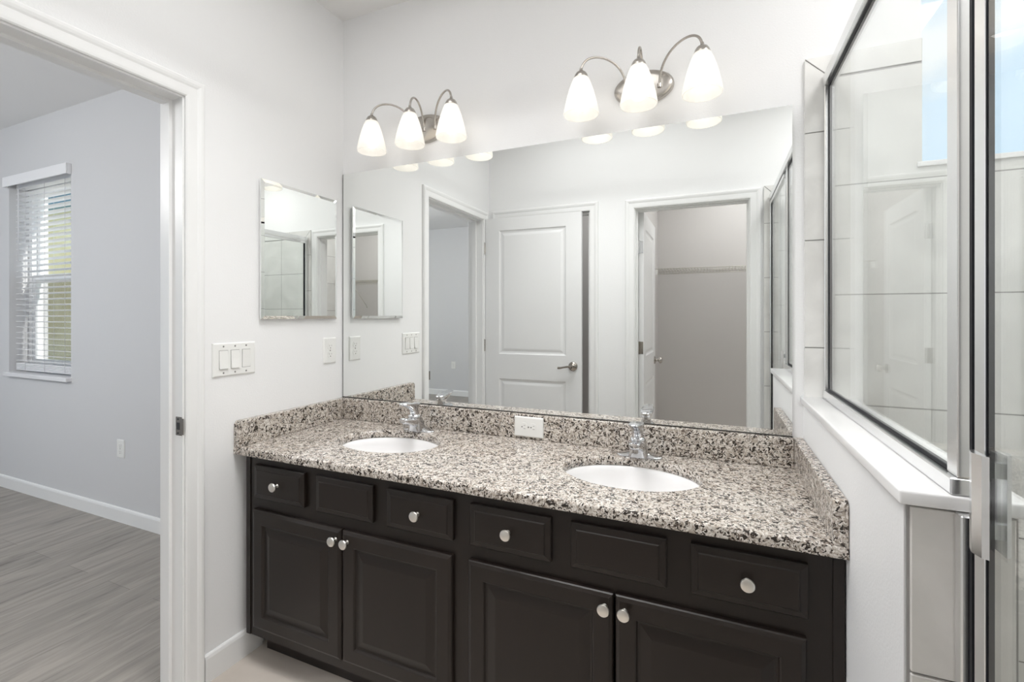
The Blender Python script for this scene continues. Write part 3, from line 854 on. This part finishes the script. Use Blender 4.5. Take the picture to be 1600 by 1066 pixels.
# ------------------------------------------------------------------ vanity lights
def vanity_light(loc, label):
    """origin on the wall at the centre of the oval backplate; lamps at x -.202, 0, +.202"""
    root = thing('vanity_light', loc, label, 'wall lamp', 'three-lamp vanity lights')
    zt = 2.194 - 2.150     # top of the cups above the origin
    part('backplate', M['nickel'], root, lambda b: lathe(b, [(.062, -.0004), (.062, -.010), (.060, -.016), (.055, -.021), (.040, -.024), (.001, -.0245)], 48, (0, 0, 0), 'Y', sx=1.72), 45)
    for i, lx in enumerate((-.202, 0, .202)):
        sx = (-.058, 0, .058)[i]
        yl = -.130
        def arm(b):
            pts = []
            p0 = Vector((sx, -.022, -.004)); p1 = Vector((sx * 1.05, -.040, .085)); apex = zt + .088
            p2 = Vector((sx + (lx - sx) * .30, -.060, apex)); p3 = Vector((lx, yl, apex + .012)); p4 = Vector((lx, yl, zt))
            ctrl = [p0, p1, p2, p3, p4]
            N = 26
            for k in range(N + 1):
                t = k / N; q = [c.copy() for c in ctrl]
                while len(q) > 1: q = [a.lerp(c_, t) for a, c_ in zip(q, q[1:])]
                pts.append(q[0])
            tube(b, pts, .0045, 10)
            lathe(b, [(.0085, -.010), (.0085, .004), (.004, .006)], 14, (sx, -.022, -.006))
        # stretch the arc so that its top reaches the apex seen
        bm = BM(); arm(bm)
        zmax = max(v.co.z for v in bm.verts); top = zt + .062
        for v in bm.verts:
            if v.co.z > zt * .0 + .0:
                v.co.z *= top / zmax if v.co.z > 0 else 1
        # put the lower end of the lamp side back on the cup
        a = obj('arm', bm, M['nickel'], root, 50)
        part('shade_holder', M['nickel'], a, lambda b: lathe(b, [(.005, zt + .012), (.0065, zt + .004), (.010, zt), (.017, zt - .004), (.022, zt - .011), (.0265, zt - .024), (.026, zt - .026)], 28, (lx, yl, 0)), 40)
        zb = 2.037 - 2.150
        prof = [(.0235, zt - .020), (.0275, zt - .026), (.0345, zt - .042), (.0430, zt - .066), (.0505, zt - .092), (.0565, zt - .116), (.0610, zt - .138), (.0628, zb + .008), (.0622, zb)]
        inner = [(r_ - .003, z) for r_, z in prof[::-1]]
        def shade(b):
            rings = []
            for r_, z in prof + inner:
                rings.append([(lx + r_ * math.cos(2 * math.pi * k / 40), yl + r_ * math.sin(2 * math.pi * k / 40), z) for k in range(40)])
            loft(b, rings + [rings[0]], False, False)
            bmesh.ops.remove_doubles(b, verts=b.verts[:], dist=1e-6)
        s = part('shade', M['shade'], root, shade, 50)
        part('bulb', M['bulb'], s, lambda b: lathe(b, [(.012, zt - .046), (.014, zt - .068), (.024, zt - .090), (.029, zt - .110), (.027, zt - .126), (.016, zt - .137), (.002, zt - .140)], 24, (lx, yl, 0)), 60)
    return root
v0 = vanity_light((.486, 0, 2.150), 'three-lamp nickel vanity light nearest the corner above the mirror')
dup(v0, (1.430, 0, 2.150), 'three-lamp nickel vanity light above the mirror on the shower side')

# ------------------------------------------------------------------ switch and outlets
def plate_box(b, hw, hh, th=.006):
    loft(b, [[(-x, -y, z), (x, -y, z), (x, y, z), (-x, y, z)] for x, y, z in ((hw, hh, 0), (hw, hh, .002), (hw - .0025, hh - .0025, th - .001), (hw - .005, hh - .005, th))])
    for f in b.faces: f.smooth = False
def place(root, axis):
    """local plate space (x across, y up, z out) onto a wall"""
    if axis == 'left': m = Matrix(((0, 0, 1), (1, 0, 0), (0, 1, 0)))       # out = +x, across = +y
    elif axis == 'back': m = Matrix(((1, 0, 0), (0, 0, -1), (0, 1, 0)))    # out = -y, across = +x
    else: m = Matrix(((-1, 0, 0), (0, 0, 1), (0, 1, 0)))                   # out = +y
    root.rotation_euler = m.to_euler()
def screw(b, x, y, z): lathe(b, [(.0034, z - .001), (.0034, z + .0006), (.0022, z + .0012)], 12, (x, y, 0)); box(b, (x - .0004, y - .0022, z + .0008), (x + .0004, y + .0022, z + .0014), 0, 1, 1)
sw = thing('light_switch', (.0003, -.5735, 1.1505), 'white wall plate with three rocker switches beside the doorway', 'switch')
place(sw, 'left')
part('wall_plate', M['plastic'], sw, lambda b: plate_box(b, .0868, .062))
for i, (xx, tilt) in enumerate(((-.046, 1), (0, 1), (.046, -1))):
    def rocker(b):
        # frame well and paddle that leans out at the bottom (1) or the top (-1)
        a, c = .0165, .0335
        lo_, hi_ = (.0115, .0072) if tilt > 0 else (.0072, .0115)
        pts = [(-c, .004), (c, .004), (c, hi_), (0, .0086), (-c, lo_)]
        prism(b, [(xx - a, y, z) for y, z in pts], (2 * a, 0, 0))
    part('rocker', M['plastic'], sw, rocker)
    part('rocker_gap', M['slotgrey'], sw, lambda b: box(b, (xx - .0178, -.0350, .0050), (xx + .0178, .0350, .0062)))
    for yy in (.049, -.049):
        bm = BM(); screw(bm, xx, yy, .006); obj('screw', bm, [M['slotgrey'], M['slot']], sw)

def outlet(name, loc, axis, label, across=False, slots='slotgrey', hw=.0395, hh=.0605):
    root = thing(name, loc, label, 'outlet', 'duplex wall outlets')
    place(root, axis)
    flip = (lambda x, y: (y, x)) if across else (lambda x, y: (x, y))
    part('wall_plate', M['plastic'], root, lambda b: plate_box(b, *( (hh, hw) if across else (hw, hh))))
    for s in (1, -1):
        def rec(b):
            n = 28
            ring = []
            for k in range(n):
                t = 2 * math.pi * k / n
                x, y = .0172 * math.cos(t), max(-.0135, min(.0135, .0172 * math.sin(t)))
                ring.append(flip(x, y + s * .0195))
            loft(b, [[(x, y, z) for x, y in ring] for z in (.004, .0078)])
            for f in b.faces: f.smooth = False
            k = 1 if not across else -1
            for dx, hh2 in ((-.0063, .0042), (.0063, .0034)):
                x0, y0 = flip(dx, s * .0195 + .0035)
                ex, ey = flip(.0009, hh2)
                box(b, (x0 - ex, y0 - ey, .0076), (x0 + ex, y0 + ey, .0082), 0, 1, 1)
            x0, y0 = flip(0, s * .0195 - .0075 * 1)
            lathe(b, [(.0024, .0076), (.0024, .0082)], 12, (x0, y0, 0), mi=2)
        bm = BM(); rec(bm); obj('receptacle', bm, [M['plastic'], M['slotgrey'], M['slot']], root)
    bm = BM(); screw(bm, 0, 0, .006); obj('screw', bm, [M['slotgrey'], M['slot']], root)
    return root
outlet('wall_outlet', (.0003, -.0915, 1.1495), 'left', 'white duplex outlet on the wall under the mirror cabinet')
outlet('wall_outlet', (.988, -T - .0003, .8680), 'back', 'white duplex outlet set sideways in the granite backsplash', across=True, hw=.0405, hh=.0620)
outlet('wall_outlet', (-1.80, BYW - .0003, .465), 'back', 'white outlet low on the bedroom wall beside the doorway', hw=.040, hh=.058)
outlet('wall_outlet', (-2.26, BYF + .0003, .50), 'front', 'white outlet on the far bedroom wall, in the wide mirror', hw=.040, hh=.058)

# ------------------------------------------------------------------ shower screen and door
XG = 2.000
ss = thing('shower_screen', (XG, -.45, 1.052), 'fixed shower glass panel in a silver frame on the half wall', 'shower screen')
at = ss.location
part('glass_panel', M['glass'], ss, lambda b: box(b, (XG - .003, -.8665, 1.0815), (XG + .003, -.0385, 2.0335)), at=at)
part('sill_channel', M['alu'], ss, lambda b: box(b, (XG - .016, -.9045, 1.0525), (XG + .016, -.0125, 1.078), .002, 1), at=at)
part('header', M['alu'], ss, lambda b: box(b, (XG - .016, YF + .0125, 2.040), (XG + .016, -.0125, 2.076), .002, 1), at=at)
part('wall_jamb', M['alu'], ss, lambda b: box(b, (XG - .014, -.034, 1.0785), (XG + .014, -.0125, 2.0395), .002, 1), at=at)
part('post', M['alu'], ss, lambda b: [box(b, (XG - .008, -.9045, 1.0785), (XG + .008, -.869, 2.0395), .002, 2)], at=at)
def gask(b):
    g = .0042
    slab(b, 'x', XG - g, XG + g, -.8685, -.0345, 1.0785, 2.0395, [(-.8655, -.0415, 1.0845, 2.0305)])
part('gasket', M['gasket'], ss, gask, at=at)
part('strike_seal', M['gasket'], ss, lambda b: box(b, (XG - .002, -.931, .105), (XG + .002, -.9235, 2.0395)), at=at)
part('door_post', M['alu'], ss, lambda b: box(b, (XG - .010, -.921, .101), (XG + .010, -.8998, 1.029), .002, 1), at=at)
sd = thing('shower_door', (XG, -1.28, .105), 'framed glass shower door with a flat chrome pull', 'shower door')
at = sd.location
part('glass_panel', M['glass'], sd, lambda b: box(b, (XG - .003, -1.590, .135), (XG + .003, -.9716, 2.02)), at=at)
part('stile', M['alu'], sd, lambda b: box(b, (XG - .0048, -.9713, .112), (XG + .0048, -.944, 2.034), .001, 1), at=at)
part('stile', M['alu'], sd, lambda b: box(b, (XG - .013, -1.622, .112), (XG + .013, -1.595, 2.034), .002, 1), at=at)
part('rail', M['alu'], sd, lambda b: box(b, (XG - .012, -1.595, .112), (XG + .012, -.9715, .136), .002, 1), at=at)
part('rail', M['alu'], sd, lambda b: box(b, (XG - .012, -1.595, 2.012), (XG + .012, -.9715, 2.034), .002, 1), at=at)
part('dark_edge_strip', M['gasket'], sd, lambda b: box(b, (XG - .0040, -.9745, .1365), (XG + .0040, -.9716, 2.0115)), at=at)  # black strip covering the stile's near face
part('hinge_seal', M['gasket'], sd, lambda b: box(b, (XG - .006, -1.595, .136), (XG + .006, -1.588, 2.0118)), at=at)
def pull(b, s):
    x0, x1 = XG + s * .0115, XG + s * .0175
    y0, y1 = (-1.000, -.960) if s < 0 else (-.985, -.955)
    pts = [(x0 - s * .0, y0), (x1, y0 + .004), (x1 + s * .004, (y0 + y1) / 2), (x1, y1 - .004), (x0, y1)]
    prism(b, [(x, y, 1.003) for x, y in pts], (0, 0, .131))
    for z in (1.02, 1.10): box(b, (XG + s * .0049, -.970, z), (XG + s * .012, -.961, z + .02))
part('handle', M['alu'], sd, lambda b: pull(b, -1), at=at)
part('handle', M['alu'], sd, lambda b: pull(b, 1), at=at)

# ------------------------------------------------------------------ closet shelf
cs = thing('closet_shelf', (2.0, -3.05, 1.70), 'white wire closet shelf on the grey wall, seen in the mirrors', 'shelf')
at = cs.location
X0, X1 = 1.142, XR - .002
def rail(b):
    tube(b, [(X0, -2.895, 1.757), (X1, -2.895, 1.757)], .004, 8); tube(b, [(X0, -2.890, 1.708), (X1, -2.890, 1.708)], .004, 8)
part('front_rail', M['wire'], cs, rail, at=at)
def deck(b):
    n = 64
    for i in range(n + 1):
        xx = X0 + .006 + (X1 - X0 - .012) * i / n
        tube(b, [(xx, -2.889, 1.709), (xx, -2.894, 1.760), (xx, -3.196, 1.760)], .0022, 5)
    for yy in (-3.19, -3.05): tube(b, [(X0, yy, 1.755), (X1, yy, 1.755)], .003, 6)
part('wire_deck', M['wire'], cs, deck, at=at)
for xx in (2.05, 2.60):
    part('bracket', M['wire'], cs, lambda b: tube(b, [(xx, -2.90, 1.735), (xx, -3.19, 1.44), (xx, -3.199, 1.42)], .005, 8), at=at)
part('end_bracket', M['plastic'], cs, lambda b: box(b, (X0 - .001, -2.905, 1.700), (X0 + .03, -2.880, 1.752), .003, 1), at=at)
